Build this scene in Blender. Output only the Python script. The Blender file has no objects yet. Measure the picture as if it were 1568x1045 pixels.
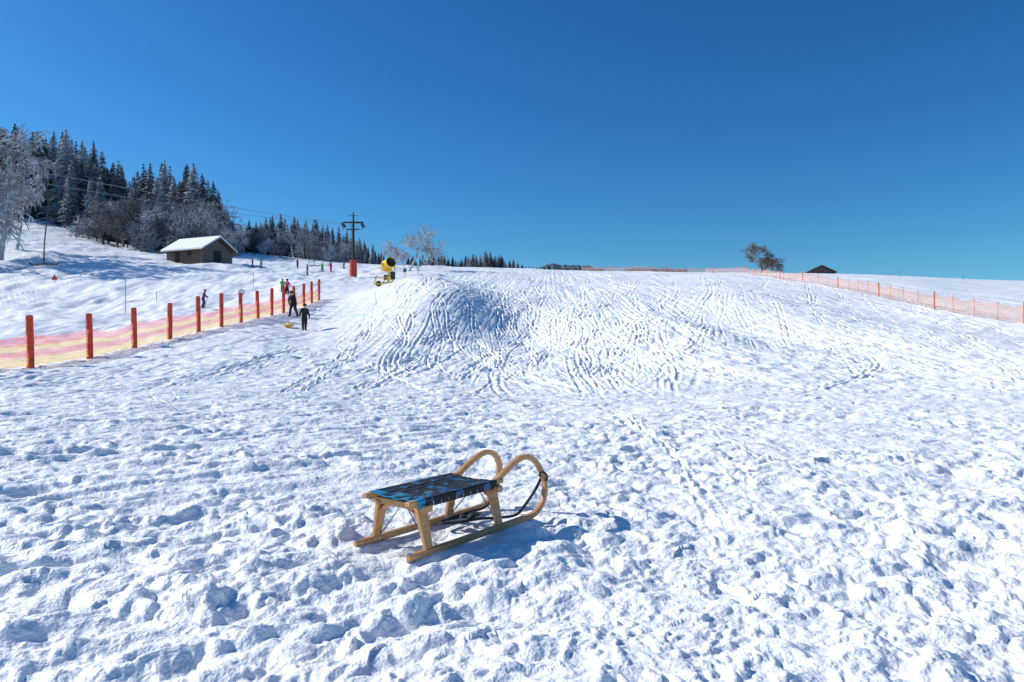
import bpy, math, random
import numpy as np
from mathutils import Vector, Matrix
random.seed(7); rng=np.random.default_rng(7)
scene=bpy.context.scene
CAMH=1.05; F=1045.0
# ------------------------------------------------------------------ helpers
def mat(name, col, rough=0.7, metal=0.0, var=0.15, scale=8.0, bump=0.0):
    m=bpy.data.materials.new(name); m.use_nodes=True
    nt=m.node_tree; b=nt.nodes['Principled BSDF']
    b.inputs['Roughness'].default_value=rough; b.inputs['Metallic'].default_value=metal
    tc=nt.nodes.new('ShaderNodeTexCoord'); n=nt.nodes.new('ShaderNodeTexNoise')
    n.inputs['Scale'].default_value=scale; n.inputs['Detail'].default_value=4
    nt.links.new(tc.outputs['Object'],n.inputs['Vector'])
    r=nt.nodes.new('ShaderNodeValToRGB')
    r.color_ramp.elements[0].position=.3; r.color_ramp.elements[1].position=.7
    r.color_ramp.elements[0].color=[c*(1-var) for c in col]+[1]
    r.color_ramp.elements[1].color=[min(1,c*(1+var)) for c in col]+[1]
    nt.links.new(n.outputs['Fac'],r.inputs['Fac']); nt.links.new(r.outputs['Color'],b.inputs['Base Color'])
    if bump>0:
        bp=nt.nodes.new('ShaderNodeBump'); bp.inputs['Strength'].default_value=bump; bp.inputs['Distance'].default_value=.02
        nt.links.new(n.outputs['Fac'],bp.inputs['Height']); nt.links.new(bp.outputs['Normal'],b.inputs['Normal'])
    return m
def link(o,parent=None):
    scene.collection.objects.link(o)
    if parent: o.parent=parent
    return o
def empty(name,loc=(0,0,0),rz=0,parent=None,scale=1):
    e=bpy.data.objects.new(name,None); e.location=loc; e.rotation_euler=(0,0,rz); e.scale=(scale,)*3
    e.empty_display_size=.2
    return link(e,parent)
class MB:
    def __init__(s): s.v=[]; s.f=[]; s.m=[]
    def add(s,vs,fs,mi=0):
        b=len(s.v); s.v+= [tuple(p) for p in vs]; s.f+=[tuple(b+i for i in f) for f in fs]; s.m+=[mi]*len(fs)
    def box(s,c,size,rz=0,mi=0,M=None):
        hx,hy,hz=[k/2 for k in size]
        if M is None: M=Matrix.Rotation(rz,3,'Z')
        vs=[Vector(c)+M@Vector((x*hx,y*hy,z*hz)) for x in(-1,1) for y in(-1,1) for z in(-1,1)]
        s.add(vs,[(0,1,3,2),(4,6,7,5),(0,4,5,1),(2,3,7,6),(0,2,6,4),(1,5,7,3)],mi)
    def beam(s,a,b,w,h,w2=None,h2=None,mi=0,up=(0,0,1)):
        a=Vector(a);b=Vector(b);d=(b-a).normalized();u=Vector(up)
        x=d.cross(u)
        if x.length<1e-3: x=d.cross(Vector((0,1,0)))
        x.normalize(); y=x.cross(d).normalized()
        w2=w if w2 is None else w2; h2=h if h2 is None else h2
        vs=[a-x*w/2-y*h/2,a+x*w/2-y*h/2,a+x*w/2+y*h/2,a-x*w/2+y*h/2,
            b-x*w2/2-y*h2/2,b+x*w2/2-y*h2/2,b+x*w2/2+y*h2/2,b-x*w2/2+y*h2/2]
        s.add(vs,[(3,2,1,0),(4,5,6,7),(0,1,5,4),(1,2,6,5),(2,3,7,6),(3,0,4,7)],mi)
    def tube(s,path,rad,n=8,mi=0,cap=True):
        P=[Vector(p) for p in path]
        if not hasattr(rad,'__len__'): rad=[rad]*len(P)
        ref=Vector((0,0,1)); vs=[]
        t0=(P[1]-P[0]).normalized()
        if abs(t0.dot(ref))>.9: ref=Vector((0,1,0))
        for i,p in enumerate(P):
            t=(P[min(i+1,len(P)-1)]-P[max(i-1,0)]).normalized()
            x=t.cross(ref); 
            if x.length<1e-4: x=t.cross(Vector((1,0,0)))
            x.normalize(); y=x.cross(t)
            ref=ref-t*ref.dot(t)
            if ref.length<1e-3: ref=y.copy()
            ref.normalize()
            for k in range(n):
                a=2*math.pi*k/n; vs.append(p+(x*math.cos(a)+y*math.sin(a))*rad[i])
        fs=[]
        for i in range(len(P)-1):
            for k in range(n):
                fs.append((i*n+k,i*n+(k+1)%n,(i+1)*n+(k+1)%n,(i+1)*n+k))
        if cap: fs.append(tuple(range(n))[::-1]); fs.append(tuple((len(P)-1)*n+k for k in range(n)))
        s.add(vs,fs,mi)
    def make(s,name,mats,parent=None,smooth=False,bevel=0,loc=(0,0,0)):
        me=bpy.data.meshes.new(name); me.from_pydata(s.v,[],s.f)
        for m in mats: me.materials.append(m)
        me.polygons.foreach_set('material_index',s.m)
        if smooth: me.polygons.foreach_set('use_smooth',[True]*len(s.f))
        me.update(); o=bpy.data.objects.new(name,me); o.location=loc; link(o,parent)
        if bevel>0:
            b=o.modifiers.new('b','BEVEL'); b.width=bevel; b.segments=2; b.limit_method='ANGLE'
        return o
# ------------------------------------------------------------------ noise
_perm=rng.permutation(4096).astype(np.int64)
def _h(ix,iy,seed): return _perm[(_perm[(ix+seed*57)&4095]+iy)&4095]
def perlin(x,y,seed=0):
    xi=np.floor(x).astype(np.int64); yi=np.floor(y).astype(np.int64); xf=x-xi; yf=y-yi
    u=xf*xf*xf*(xf*(xf*6-15)+10); v=yf*yf*yf*(yf*(yf*6-15)+10)
    def g(ix,iy,dx,dy):
        a=_h(ix,iy,seed)*(2*np.pi/4096); return np.cos(a)*dx+np.sin(a)*dy
    n00=g(xi,yi,xf,yf); n10=g(xi+1,yi,xf-1,yf); n01=g(xi,yi+1,xf,yf-1); n11=g(xi+1,yi+1,xf-1,yf-1)
    return ((n00*(1-u)+n10*u)*(1-v)+(n01*(1-u)+n11*u)*v)*1.5
def worley(x,y,seed=0):
    xi=np.floor(x).astype(np.int64); yi=np.floor(y).astype(np.int64)
    f1=np.full(x.shape,9.); rid=np.zeros(x.shape)
    for a in(-1,0,1):
        for b in(-1,0,1):
            cx=xi+a; cy=yi+b; hh=_h(cx,cy,seed)/4096.
            px=cx+hh; py=cy+_h(cx,cy,seed+31)/4096.
            d=np.hypot(px-x,py-y); m=d<f1
            f1=np.where(m,d,f1); rid=np.where(m,(hh*7.13)%1,rid)
    return f1,rid
def sstep(a,b,x):
    t=np.clip((x-a)/(b-a),0,1); return t*t*(3-2*t)
# ------------------------------------------------------------------ broad terrain, surveyed as (bearing, depth) -> apparent elevation
DD=[2,9,14,20,27,36,45,60,80,110,150,200,300,600,3000]
flat=lambda d:522+1045*CAMH/d
f0=[flat(2),flat(9),flat(14)]
COL={
-700:f0+[577,560,545,525,500,462,395,345,300,270,230,330],
-100:f0+[577,560,535,515,495,455,398,360,318,290,260,380],
  47:f0+[577,558,530,508,488,455,402,366,332,315,290,400],
 130:f0+[577,556,527,506,486,452,400,378,352,335,310,420],
 200:f0+[575,552,524,503,482,448,402,388,378,360,345,430],
 304:f0+[573,547,516,496,472,440,406,394,388,376,366,440],
 395:f0+[573,548,514,492,465,440,412,399,392,386,380,450],
 460:f0+[573,550,528,508,467,433,415,405,400,394,390,455],
 560:f0+[573,550,524,501,466,434,417,410,406,404,402,470],
 650:f0+[573,550,521,488,442,428,417,410,408,410,420,490],
 740:f0+[574,553,523,494,461,437,418,411,409,412,430,495],
 900:f0+[575,549,514,488,459,438,423,415,415,424,450,500],
1100:f0+[567,538,506,482,456,437,425,418,417,426,450,500],
1300:f0+[572,545,515,490,463,442,428,420,419,424,440,500],
1568:f0+[575,551,521,496,474,457,445,436,430,430,445,500],
2300:f0+[577,556,530,508,488,470,456,446,438,436,445,500]}
us=sorted(COL); T=np.array([(u-784)/F for u in us]); D=np.array(DD,float)
ZT=np.array([[CAMH-(v-522)/F*d for v,d in zip(COL[u],DD)] for u in us])
TH=np.radians(np.arange(-180,180.01,.5)); LR=np.arange(math.log(.3),math.log(6000),.02)
thc=np.clip(TH,math.radians(-60),math.radians(60))
G=np.zeros((len(TH),len(LR)))
for i,th in enumerate(thc):
    t=math.tan(th); k=int(np.clip(np.searchsorted(T,t)-1,0,len(T)-2)); w=np.clip((t-T[k])/(T[k+1]-T[k]),0,1)
    w=w*w*(3-2*w)*.5+w*.5
    prof=ZT[k]*(1-w)+ZT[k+1]*w
    G[i]=np.interp(np.exp(LR)*math.cos(th),D,prof)
back=sstep(math.radians(75),math.radians(150),np.abs(TH))[:,None]
G*=(1-back*.85)
def gblur(A,s,axis):
    n=int(3*s)+1; k=np.exp(-.5*(np.arange(-n,n+1)/s)**2); k/=k.sum()
    pad=[(0,0),(0,0)]; pad[axis]=(n,n)
    B=np.pad(A,pad,mode='edge'); out=np.zeros_like(A)
    for j in range(2*n+1):
        sl=[slice(None),slice(None)]; sl[axis]=slice(j,j+A.shape[axis]); out+=k[j]*B[tuple(sl)]
    return out
G=gblur(G,3.0,0); G=gblur(G,2.4,1)
def bump(x,y,cx,cy,sx,sy,h): return h*np.exp(-.5*(((x-cx)/sx)**2+((y-cy)/sy)**2))
def Zb(x,y):
    x=np.asarray(x,float); y=np.asarray(y,float)
    th=np.arctan2(x,y); lr=np.log(np.maximum(np.hypot(x,y),.31))
    a=np.clip((th-TH[0])/(TH[1]-TH[0]),0,len(TH)-1.001); b=np.clip((lr-LR[0])/.02,0,len(LR)-1.001)
    i=a.astype(int); j=b.astype(int); fa=a-i; fb=b-j
    z=(G[i,j]*(1-fa)+G[i+1,j]*fa)*(1-fb)+(G[i,j+1]*(1-fa)+G[i+1,j+1]*fa)*fb
    # big rounded mound left of the slope's centre, hollow on its right-hand side
    z=z+bump(x,y,-4.6,50,3.0,9,1.6)-bump(x,y,.4,45,2.6,8,1.0)+bump(x,y,-9.5,63,3.2,4.5,1.15)
    z=z+bump(x,y,9,38,2.4,5,.5)-bump(x,y,13,42,2.6,7,.5)+bump(x,y,21,50,4,9,.6)-bump(x,y,27,50,3,8,.4)
    r=np.hypot(x,y)
    am=sstep(22,40,r)*(1-sstep(150,260,r))
    z=z+am*(.24*perlin(x/9,y/16,5)+.09*perlin(x/4,y/8,6))*np.where(x<-12,.6,1.)
    return z
def Z1(x,y): return float(Zb(np.array([x]),np.array([y]))[0])
def at(u,d,dz=0):
    x=(u-784)/F*d; return Vector((x,d,Z1(x,d)+dz))
# sled frame
S0=np.array([-.492,3.225]); SF=np.array([.605,.796]); SL=np.array([-.796,.605])
# ------------------------------------------------------------------ snow sheet
fr=np.radians(np.arange(-42,42.01,.068))
side=[];a=42.0;st=.15
while a<179: a+=st; st*=1.07; side.append(min(a,179.9))
side=np.radians(np.array(side)); th=np.concatenate([-side[::-1],fr,side])
rad=[.05,.3,.6,.9,1.15]
r=1.3
while r<60: rad.append(r); r*=1.0037
while r<320: rad.append(r); r*=1.006
while r<4500: rad.append(r); r*=1.1
rad=np.array(rad)
R,THm=np.meshgrid(rad,th,indexing='ij')
X=R*np.sin(THm); Y=R*np.cos(THm)
H=np.zeros_like(X)
sp=.0037*R; spa=.0012*R
wx=X+.07*perlin(X/.35,Y/.35,70)+.02*perlin(X/.09,Y/.09,72); wy=Y+.07*perlin(X/.35,Y/.35,71)+.02*perlin(X/.09,Y/.09,73)
rough=np.clip(.85+.65*perlin(X/2.6,Y/2.0,11)+.4*perlin(X/.8,Y/.8,12),.12,1.6)
def octv(wl,amp,seed,ang=0.,ax=1.,bil=0,k=2.6):
    w=sstep(k*.8,k*1.6,wl/sp); c,s=math.cos(ang),math.sin(ang)
    n=perlin((wx*c+wy*s)/(wl*ax),(-wx*s+wy*c)/wl,seed)
    if bil: n=np.sqrt(n*n+.008)*2.0-.6
    return w*amp*n
for wl,amp,sd,bl,ro in((1.1,.028,20,0,0),(.50,.027,21,0,0),(.30,.021,22,1,1),(.16,.017,23,1,1),(.085,.011,24,1,1),(.045,.006,25,1,1),(.026,.003,26,0,1)):
    o=octv(wl,amp,sd,math.radians(30),1.35,bl)
    H+=o*rough if ro else o
for cell,amp,sd in((.21,.028,40),(.11,.021,41),(.055,.012,42)):
    f1,rid=worley(wx/cell,wy/cell,sd)
    w=sstep(2.2,5,cell*.7/sp)
    H+=w*amp*np.clip(1-(f1/.48)**2,0,1)**.8*(rid>.48)*(.5+rid*.6)*np.clip(.32+1.6*perlin(X/1.1,Y/1.1,sd+5),0,1.2)
f1,rid=worley(wx/.50,wy/.36,60)
H-=.038*np.exp(-(f1/.24)**4)*(rid>.35)*sstep(-.1,.25,perlin(X/1.7,Y/1.7,61))*(1-sstep(20,40,R))
# --- individual sled and ski tracks
tr=random.Random(21)
brk=np.clip(.75+.9*perlin(X/1.4,Y/3.5,130),.1,1.3)
def track(fx,y0,y1,gauge,hw,dep):
    ys_=np.linspace(y0,y1,60); an=np.concatenate([np.arctan((fx(ys_)-1)/ys_),np.arctan((fx(ys_)+1)/ys_)])
    c0=np.searchsorted(th,an.min()); c1=np.searchsorted(th,an.max())
    i0=np.searchsorted(rad,y0*.98); i1=np.searchsorted(rad,y1/math.cos(math.radians(37)))
    if c1-c0<2: return
    Xs=X[i0:i1,c0:c1];Ys=Y[i0:i1,c0:c1]; q=Xs-fx(Ys)
    sl_=(fx(Ys+.1)-fx(Ys-.1))/.2; q=q/np.sqrt(1+sl_**2)
    e=sstep(y0,y0+4,Ys)*(1-sstep(y1-5,y1,Ys))*brk[i0:i1,c0:c1]
    W=np.maximum(hw,.0013*Ys)
    out=np.zeros_like(q)
    for o in ((-gauge/2,gauge/2) if gauge else (0,)):
        t=np.abs(q-o)/W
        out+= -np.exp(-t**4*.9)+.5*np.exp(-((t-1.7)/.6)**2)
    H[i0:i1,c0:c1]+=dep*e*out
for k in range(330):
    y0=tr.choice([12,15,18,22,26,30,36,45,60,75]); y1=y0+tr.uniform(16,60)
    x1=tr.choice([tr.uniform(-13,6),tr.uniform(-4,24),tr.uniform(4,44)])
    if y0>50: x1=tr.uniform(-14,50)
    yc=(y0+y1)/2
    k1=tr.gauss(0,.15)+x1*.007; cv=tr.gauss(0,.0035); am=tr.uniform(0,.5); wl=tr.uniform(14,34); ph=tr.random()*6
    f=lambda y,x1=x1,yc=yc,k1=k1,cv=cv,am=am,wl=wl,ph=ph: x1+k1*(y-yc)+cv*(y-yc)**2+am*np.sin(y/wl*6.28+ph)
    if x1<-10 and y0<40: continue
    track(f,y0,y1,tr.choice([0,0,.38,.36,.2,.3]),tr.uniform(.035,.06),tr.uniform(.018,.05))
for k in range(22):
    y0=tr.uniform(1.5,9); y1=y0+tr.uniform(4,11); x1=tr.uniform(-6,8); k1=tr.choice([1,1,-1])*tr.uniform(.7,2.2) if k%2 else tr.gauss(0,.6)
    yc=(y0+y1)/2; cv=tr.gauss(0,.03)
    f=lambda y,x1=x1,yc=yc,k1=k1,cv=cv: x1+k1*(y-yc)+cv*(y-yc)**2
    track(f,y0,y1,tr.choice([0,.38,.38]),.022,.016)
def grooves(ang,wl,length,amp,seed,wander=.3,k=3.0,spc=None):
    c,s=math.cos(ang),math.sin(ang)
    q=(-X*s+Y*c); p=(X*c+Y*s)
    q=q+wander*perlin(p/22,q/40,seed+3)
    n=perlin(q/wl,p/length,seed)
    w=sstep(1.6,3.2,wl*.7/(spa if spc is None else spc))
    g=np.clip(1-np.abs(n)*k,0,1)
    rim=np.clip(1-np.abs(np.abs(n)-.38)*5,0,1)
    return w*amp*(-g*g*(3-2*g)+.45*rim)
lf=sstep(.8,-1.0,X)*(1-sstep(14,24,R))
H+=grooves(math.radians(38),.30,6,.025,80,.2,spc=sp*.6)*lf
H+=grooves(math.radians(24),.42,6,.020,82,.2,spc=sp*.6)*lf*sstep(-.3,.2,perlin(X/2,Y/2,83))
rt=sstep(.3,2,X)*(1-sstep(12,24,R))
H+=grooves(math.radians(-38),.45,5,.022,84,.2,spc=sp*.6)*rt*sstep(-.05,.3,perlin(X/2.5,Y/2.5,85))
mid=sstep(11,24,R)*(1-sstep(190,280,R))
def mk(sx,sy,seed,b=.5,g=1.3): return np.clip(b+g*perlin(X/sx,Y/sy,seed),0,1.25)
rs=sstep(-3,6,X); far=sstep(45,80,R)
H+=mid*mk(5,22,90,.35)*grooves(math.radians(93),.36,60,.026,91)
H+=mid*mk(6,22,89,.4)*grooves(math.radians(86),.7,60,.040,93)
H+=mid*rs*mk(7,16,94,.15)*grooves(math.radians(108),.5,50,.038,95)
H+=mid*rs*mk(7,16,96,.15)*grooves(math.radians(73),.5,50,.038,97)
H+=mid*far*mk(10,16,103,.4)*grooves(math.radians(90),1.3,80,.08,104,1.0)
mog=np.exp(-.5*(((X-12)/9)**2+((Y-34)/9)**2))
H+=mog*(.10*perlin(X/1.5,Y/2.4,120)+.05*perlin(X/.7,Y/1.1,121))
H+=mid*(octv(1.6,.05,98)+octv(.8,.048,99)+octv(.45,.038,100))
# groomed piste beyond the left fence
pl=sstep(-17,-20,X)*sstep(30,50,R)*(1-sstep(200,300,R))
H=H*(1-.2*pl)+pl*(.45*perlin(X/6,Y/7,110)+.18*perlin(X/1.9,Y/2.6,111)+.07*perlin(X/.8,Y/1.3,112))
# snow pressed under the sled
s_=(X-S0[0])*SF[0]+(Y-S0[1])*SF[1]; w_=(X-S0[0])*SL[0]+(Y-S0[1])*SL[1]
ms=sstep(-.25,0,s_)*(1-sstep(1.0,1.25,s_))*sstep(-.25,-.03,w_)*(1-sstep(.41,.62,w_))
H=H*(1-.5*ms)-.012*ms
for w0 in(0,.38):
    k=np.exp(-((w_-w0)/.05)**4)*sstep(-.06,.0,s_)*(1-sstep(1.0,1.08,s_))
    H=H*(1-k)+k*(-.001+.010*np.sin(s_*9+w0*20))
H*=sstep(.2,1.2,R)
ZZ=Zb(X,Y)+H
nr,nt_=X.shape
co=np.stack([X,Y,ZZ],-1).reshape(-1,3).astype(np.float32)
ii,jj=np.meshgrid(np.arange(nr-1),np.arange(nt_),indexing='ij'); j2=(jj+1)%nt_
q=np.stack([ii*nt_+jj,ii*nt_+j2,(ii+1)*nt_+j2,(ii+1)*nt_+jj],-1).reshape(-1,4)[:,::-1]
me=bpy.data.meshes.new('snow_ground'); me.vertices.add(len(co)); me.vertices.foreach_set('co',co.ravel())
me.loops.add(q.size); me.loops.foreach_set('vertex_index',q.ravel().astype(np.int32))
me.polygons.add(len(q)); me.polygons.foreach_set('loop_start',(np.arange(len(q))*4).astype(np.int32))
me.polygons.foreach_set('use_smooth',np.ones(len(q),bool)); me.update(calc_edges=True)
snow=bpy.data.objects.new('snow_ground',me); link(snow)
m=bpy.data.materials.new('snow'); m.use_nodes=True; nt=m.node_tree; b=nt.nodes['Principled BSDF']
b.inputs['Roughness'].default_value=.5; b.inputs['Specular IOR Level'].default_value=.45
tc=nt.nodes.new('ShaderNodeTexCoord')
def tn(scale,det=5,rough=.6):
    n=nt.nodes.new('ShaderNodeTexNoise'); n.inputs['Scale'].default_value=scale; n.inputs['Detail'].default_value=det; n.inputs['Roughness'].default_value=rough
    nt.links.new(tc.outputs['Object'],n.inputs['Vector']); return n
nc=tn(.7); rp=nt.nodes.new('ShaderNodeValToRGB'); rp.color_ramp.elements[0].color=(.93,.935,.94,1); rp.color_ramp.elements[1].color=(.97,.97,.965,1)
nt.links.new(nc.outputs['Fac'],rp.inputs['Fac']); nt.links.new(rp.outputs['Color'],b.inputs['Base Color'])
prev=None
for sc,st,ds in((1.7,.35,.14),(5.5,.7,.06),(17,.55,.02),(55,.5,.008)):
    n=tn(sc,4,.65); bb=nt.nodes.new('ShaderNodeBump'); bb.inputs['Strength'].default_value=st; bb.inputs['Distance'].default_value=ds
    nt.links.new(n.outputs['Fac'],bb.inputs['Height'])
    if prev: nt.links.new(prev.outputs['Normal'],bb.inputs['Normal'])
    prev=bb
nt.links.new(prev.outputs['Normal'],b.inputs['Normal'])
me.materials.append(m); SNOW=m
# ------------------------------------------------------------------ materials
def wood(name,c1,c2):
    m=bpy.data.materials.new(name); m.use_nodes=True; nt=m.node_tree; b=nt.nodes['Principled BSDF']
    tc=nt.nodes.new('ShaderNodeTexCoord'); mp=nt.nodes.new('ShaderNodeMapping'); mp.inputs['Scale'].default_value=(4,60,60)
    n=nt.nodes.new('ShaderNodeTexNoise'); n.inputs['Scale'].default_value=1.5; n.inputs['Detail'].default_value=6; n.inputs['Distortion'].default_value=.6
    r=nt.nodes.new('ShaderNodeValToRGB'); r.color_ramp.elements[0].position=.3; r.color_ramp.elements[1].position=.72
    r.color_ramp.elements[0].color=(*c1,1); r.color_ramp.elements[1].color=(*c2,1)
    nt.links.new(tc.outputs['Object'],mp.inputs['Vector']); nt.links.new(mp.outputs['Vector'],n.inputs['Vector'])
    nt.links.new(n.outputs['Fac'],r.inputs['Fac']); nt.links.new(r.outputs['Color'],b.inputs['Base Color'])
    b.inputs['Roughness'].default_value=.4; return m
WOOD=wood('beech',(.42,.19,.06),(.66,.36,.145)); OLDW=wood('weathered_wood',(.07,.045,.03),(.16,.11,.08))
BLACK=mat('black_webbing',(.015,.016,.02),.75); STEEL=mat('steel',(.45,.46,.48),.35,1.0); DARKST=mat('dark_steel',(.035,.045,.04),.5,.3)
def camo():
    m=bpy.data.materials.new('camouflage_webbing'); m.use_nodes=True; nt=m.node_tree; b=nt.nodes['Principled BSDF']; b.inputs['Roughness'].default_value=.6
    tc=nt.nodes.new('ShaderNodeTexCoord'); n=nt.nodes.new('ShaderNodeTexNoise'); n.inputs['Scale'].default_value=13; n.inputs['Detail'].default_value=1.5
    nt.links.new(tc.outputs['Object'],n.inputs['Vector']); r=nt.nodes.new('ShaderNodeValToRGB'); r.color_ramp.interpolation='CONSTANT'
    cs=[(0,(.012,.014,.02)),(.48,(.01,.13,.30)),(.555,(.02,.03,.05)),(.61,(.12,.16,.20)),(.66,(.01,.24,.36))]
    while len(r.color_ramp.elements)<5: r.color_ramp.elements.new(.5)
    for e,(p,c) in zip(r.color_ramp.elements,cs): e.position=p; e.color=(*c,1)
    nt.links.new(n.outputs['Fac'],r.inputs['Fac']); nt.links.new(r.outputs['Color'],b.inputs['Base Color']); return m
BLUE=camo(); TEAL=mat('teal_webbing',(.01,.24,.42),.6,scale=30)
ORANGE=mat('orange_post',(.62,.055,.02),.5,var=.3,scale=3); YEL=mat('yellow_paint',(.75,.47,.02),.4); RED=mat('red_pad',(.6,.05,.03),.5)
PLAST=mat('white_plastic',(.75,.76,.78),.5)
# ------------------------------------------------------------------ wooden sled
sl=empty('wooden_sled',(S0[0],S0[1],0.001),math.atan2(SF[1],SF[0]))
def sweep(mb,pts,w,hw,ht,mi=0):
    vs=[];n=len(pts)
    for i,(s,z) in enumerate(pts):
        a=pts[max(i-1,0)];c=pts[min(i+1,n-1)];tx,tz=c[0]-a[0],c[1]-a[1];L=math.hypot(tx,tz);nx,nz=-tz/L,tx/L
        for sy,sn in((-1,-1),(1,-1),(1,1),(-1,1)): vs.append((s+nx*ht*sn,w+hw*sy,z+nz*ht*sn))
    fs=[(0,1,2,3),tuple((n-1)*4+k for k in(3,2,1,0))]
    for i in range(n-1):
        for k in range(4): fs.append((i*4+k,(i+1)*4+k,(i+1)*4+(k+1)%4,i*4+(k+1)%4))
    mb.add(vs,fs,mi)
for nm,w in(('runner_right',0),('runner_left',.38)):
    pts=[(-.0,.021),(.3,.019),(.6,.019),(.85,.019),(.93,.0195)]
    for k in range(0,21):
        a=-math.pi/2+math.radians(8)+math.radians(9.3)*k
        pts.append((.985+.172*math.cos(a),.191+.172*math.sin(a)))
    last=pts[-1]
    pts+= [(last[0]-.07,last[1]-.022),(last[0]-.15,last[1]-.058),(.735,.268),(.69,.257)]
    mb=MB(); sweep(mb,pts,w,.014,.0155)
    mb.v=[(x,y+(.045 if w==0 else -.045)*max(0,min(1,(z-.06)/.2))*(1 if x<1.0 else max(0,min(1,(z-.06)/.3))),z) if (z>.06) else (x,y,z) for x,y,z in mb.v]
    mb.make(nm,[WOOD],sl,bevel=.004)
    mb2=[(0-.002,.0025),(.9,.0018),(.94,.0022)]
    mb=MB(); sweep(mb,mb2,w,.011,.0015); mb.make(nm+'_steel',[STEEL],sl)
    mb=MB()
    for s in(.03,.12,.15,.68,.71): mb.tube([(s,w-.0165,.02),(s,w+.0165,.02)],.005,8)
    mb.box((.012,w,.0375),(.03,.02,.003)); mb.make(nm+'_bolts',[STEEL],sl)
mb=MB()
for w,i in((0,1),(.38,-1)):
    for s in(.135,.69):
        mb.beam((s+.0,w+i*.052,.232),(s+.005,w+i*.002,.034),.07,.026,.045,.024,up=(0,1,0))
        mb.beam((s+.0,w+i*.045,.175),(s,w+i*.125,.228),.03,.016,.05,.012)
mb.make('legs',[WOOD],sl,bevel=.004)
mb=MB()
for s in(.135,.69): mb.beam((s,-.012,.231),(s,.392,.231),.048,.034)
mb.make('crossbars',[WOOD],sl,bevel=.005)
mb=MB()
for w in(.035,.345): mb.beam((.03,w,.263),(.76,w,.263),.036,.024)
mb.make('side_rails',[WOOD],sl,bevel=.005)
mb=MB()
for s in (.135,.69):
    for w,i in((0,1),(.38,-1)): mb.tube([(s+.02,w+i*.015,.04),(s+.02,w+i*.10,.13),(s+.02,w+i*.17,.215)],.0035,6)
mb.make('steel_stays',[STEEL],sl)
mb=MB()
def strip(mb,pts,wid,across,mi):
    vs=[];fs=[]
    for p in pts:
        p=Vector(p); 
        for sgn,th_ in((-1,0),(1,0),(1,-.0025),(-1,-.0025)): vs.append(p+Vector(across)*wid/2*sgn+Vector((0,0,th_)))
    for i in range(len(pts)-1):
        for k in range(4): fs.append((i*4+k,i*4+(k+1)%4,(i+1)*4+(k+1)%4,(i+1)*4+k))
    mb.add(vs,fs,mi)
ns=11; ys=[.075,.120,.165,.210,.255,.300]
xs=[.105+.056*i for i in range(ns)]
top=.2775
for i,x in enumerate(xs):
    pts=[(x,.0125,.236),(x,.0130,.272),(x,.019,.2785)]
    for k in range(0,37):
        y=.022+.336*k/36; j=(y-.075)/.045
        sag=-.012*math.sin(math.pi*(y-.022)/.336)
        wv=.0028*math.cos(math.pi*j)*(1 if i%2 else -1)
        if y<.055 or y>.325: wv=0
        pts.append((x,y,top+.0015+sag+wv))
    pts+=[(x,.361,.2785),(x,.3670,.272),(x,.3675,.236)]
    strip(mb,pts,.0545,(1,0,0),2 if i==0 else 1 if i%4 ==1 else 0)
for j,y in enumerate(ys):
    pts=[]
    for k in range(0,61):
        x=.09+.60*k/60; i=(x-xs[0])/.056
        sag=-.012*math.sin(math.pi*(y-.022)/.336)
        wv=-.0028*math.cos(math.pi*i)*(-1 if j%2==0 else 1)*(-1)
        pts.append((x,y,top+.0015+sag-wv))
    strip(mb,pts,.043,(0,1,0),[1,1,0,1,0,1][j])
mb.make('woven_seat',[BLACK,BLUE,TEAL],sl)
mb=MB()
def spl(P,n=6):
    out=[];P=[Vector(p) for p in P]
    for i in range(len(P)-1):
        p0=P[max(i-1,0)];p1=P[i];p2=P[i+1];p3=P[min(i+2,len(P)-1)]
        for k in range(n):
            t=k/n; out.append(.5*((2*p1)+(p2-p0)*t+(2*p0-5*p1+4*p2-p3)*t*t+(3*p1-p0-3*p2+p3)*t**3))
    out.append(P[-1]); return out
mb.tube(spl([(1.147,.03,.22),(1.125,.055,.15),(1.04,.07,.07),(.93,.06,.03),(.82,.10,.03),(.72,.16,.035),(.60,.20,.035),(.52,.27,.033),(.58,.31,.03),(.72,.30,.035),(.82,.25,.033),(.74,.21,.04),(.66,.25,.045),(.78,.31,.035),(.95,.31,.035),(1.07,.33,.09),(1.13,.345,.16),(1.147,.352,.22)]),.0085,6)
mb.tube(spl([(1.157,.0,.20),(1.142,-.018,.235),(1.117,.0,.262),(1.127,.03,.24),(1.157,.03,.21)],4),.006,6)
mb.box((.70,.2,.05),(.10,.04,.014),.5); mb.box((.60,.27,.05),(.07,.05,.016),-.3)
mb.make('pull_strap',[BLACK],sl,smooth=True)
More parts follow.
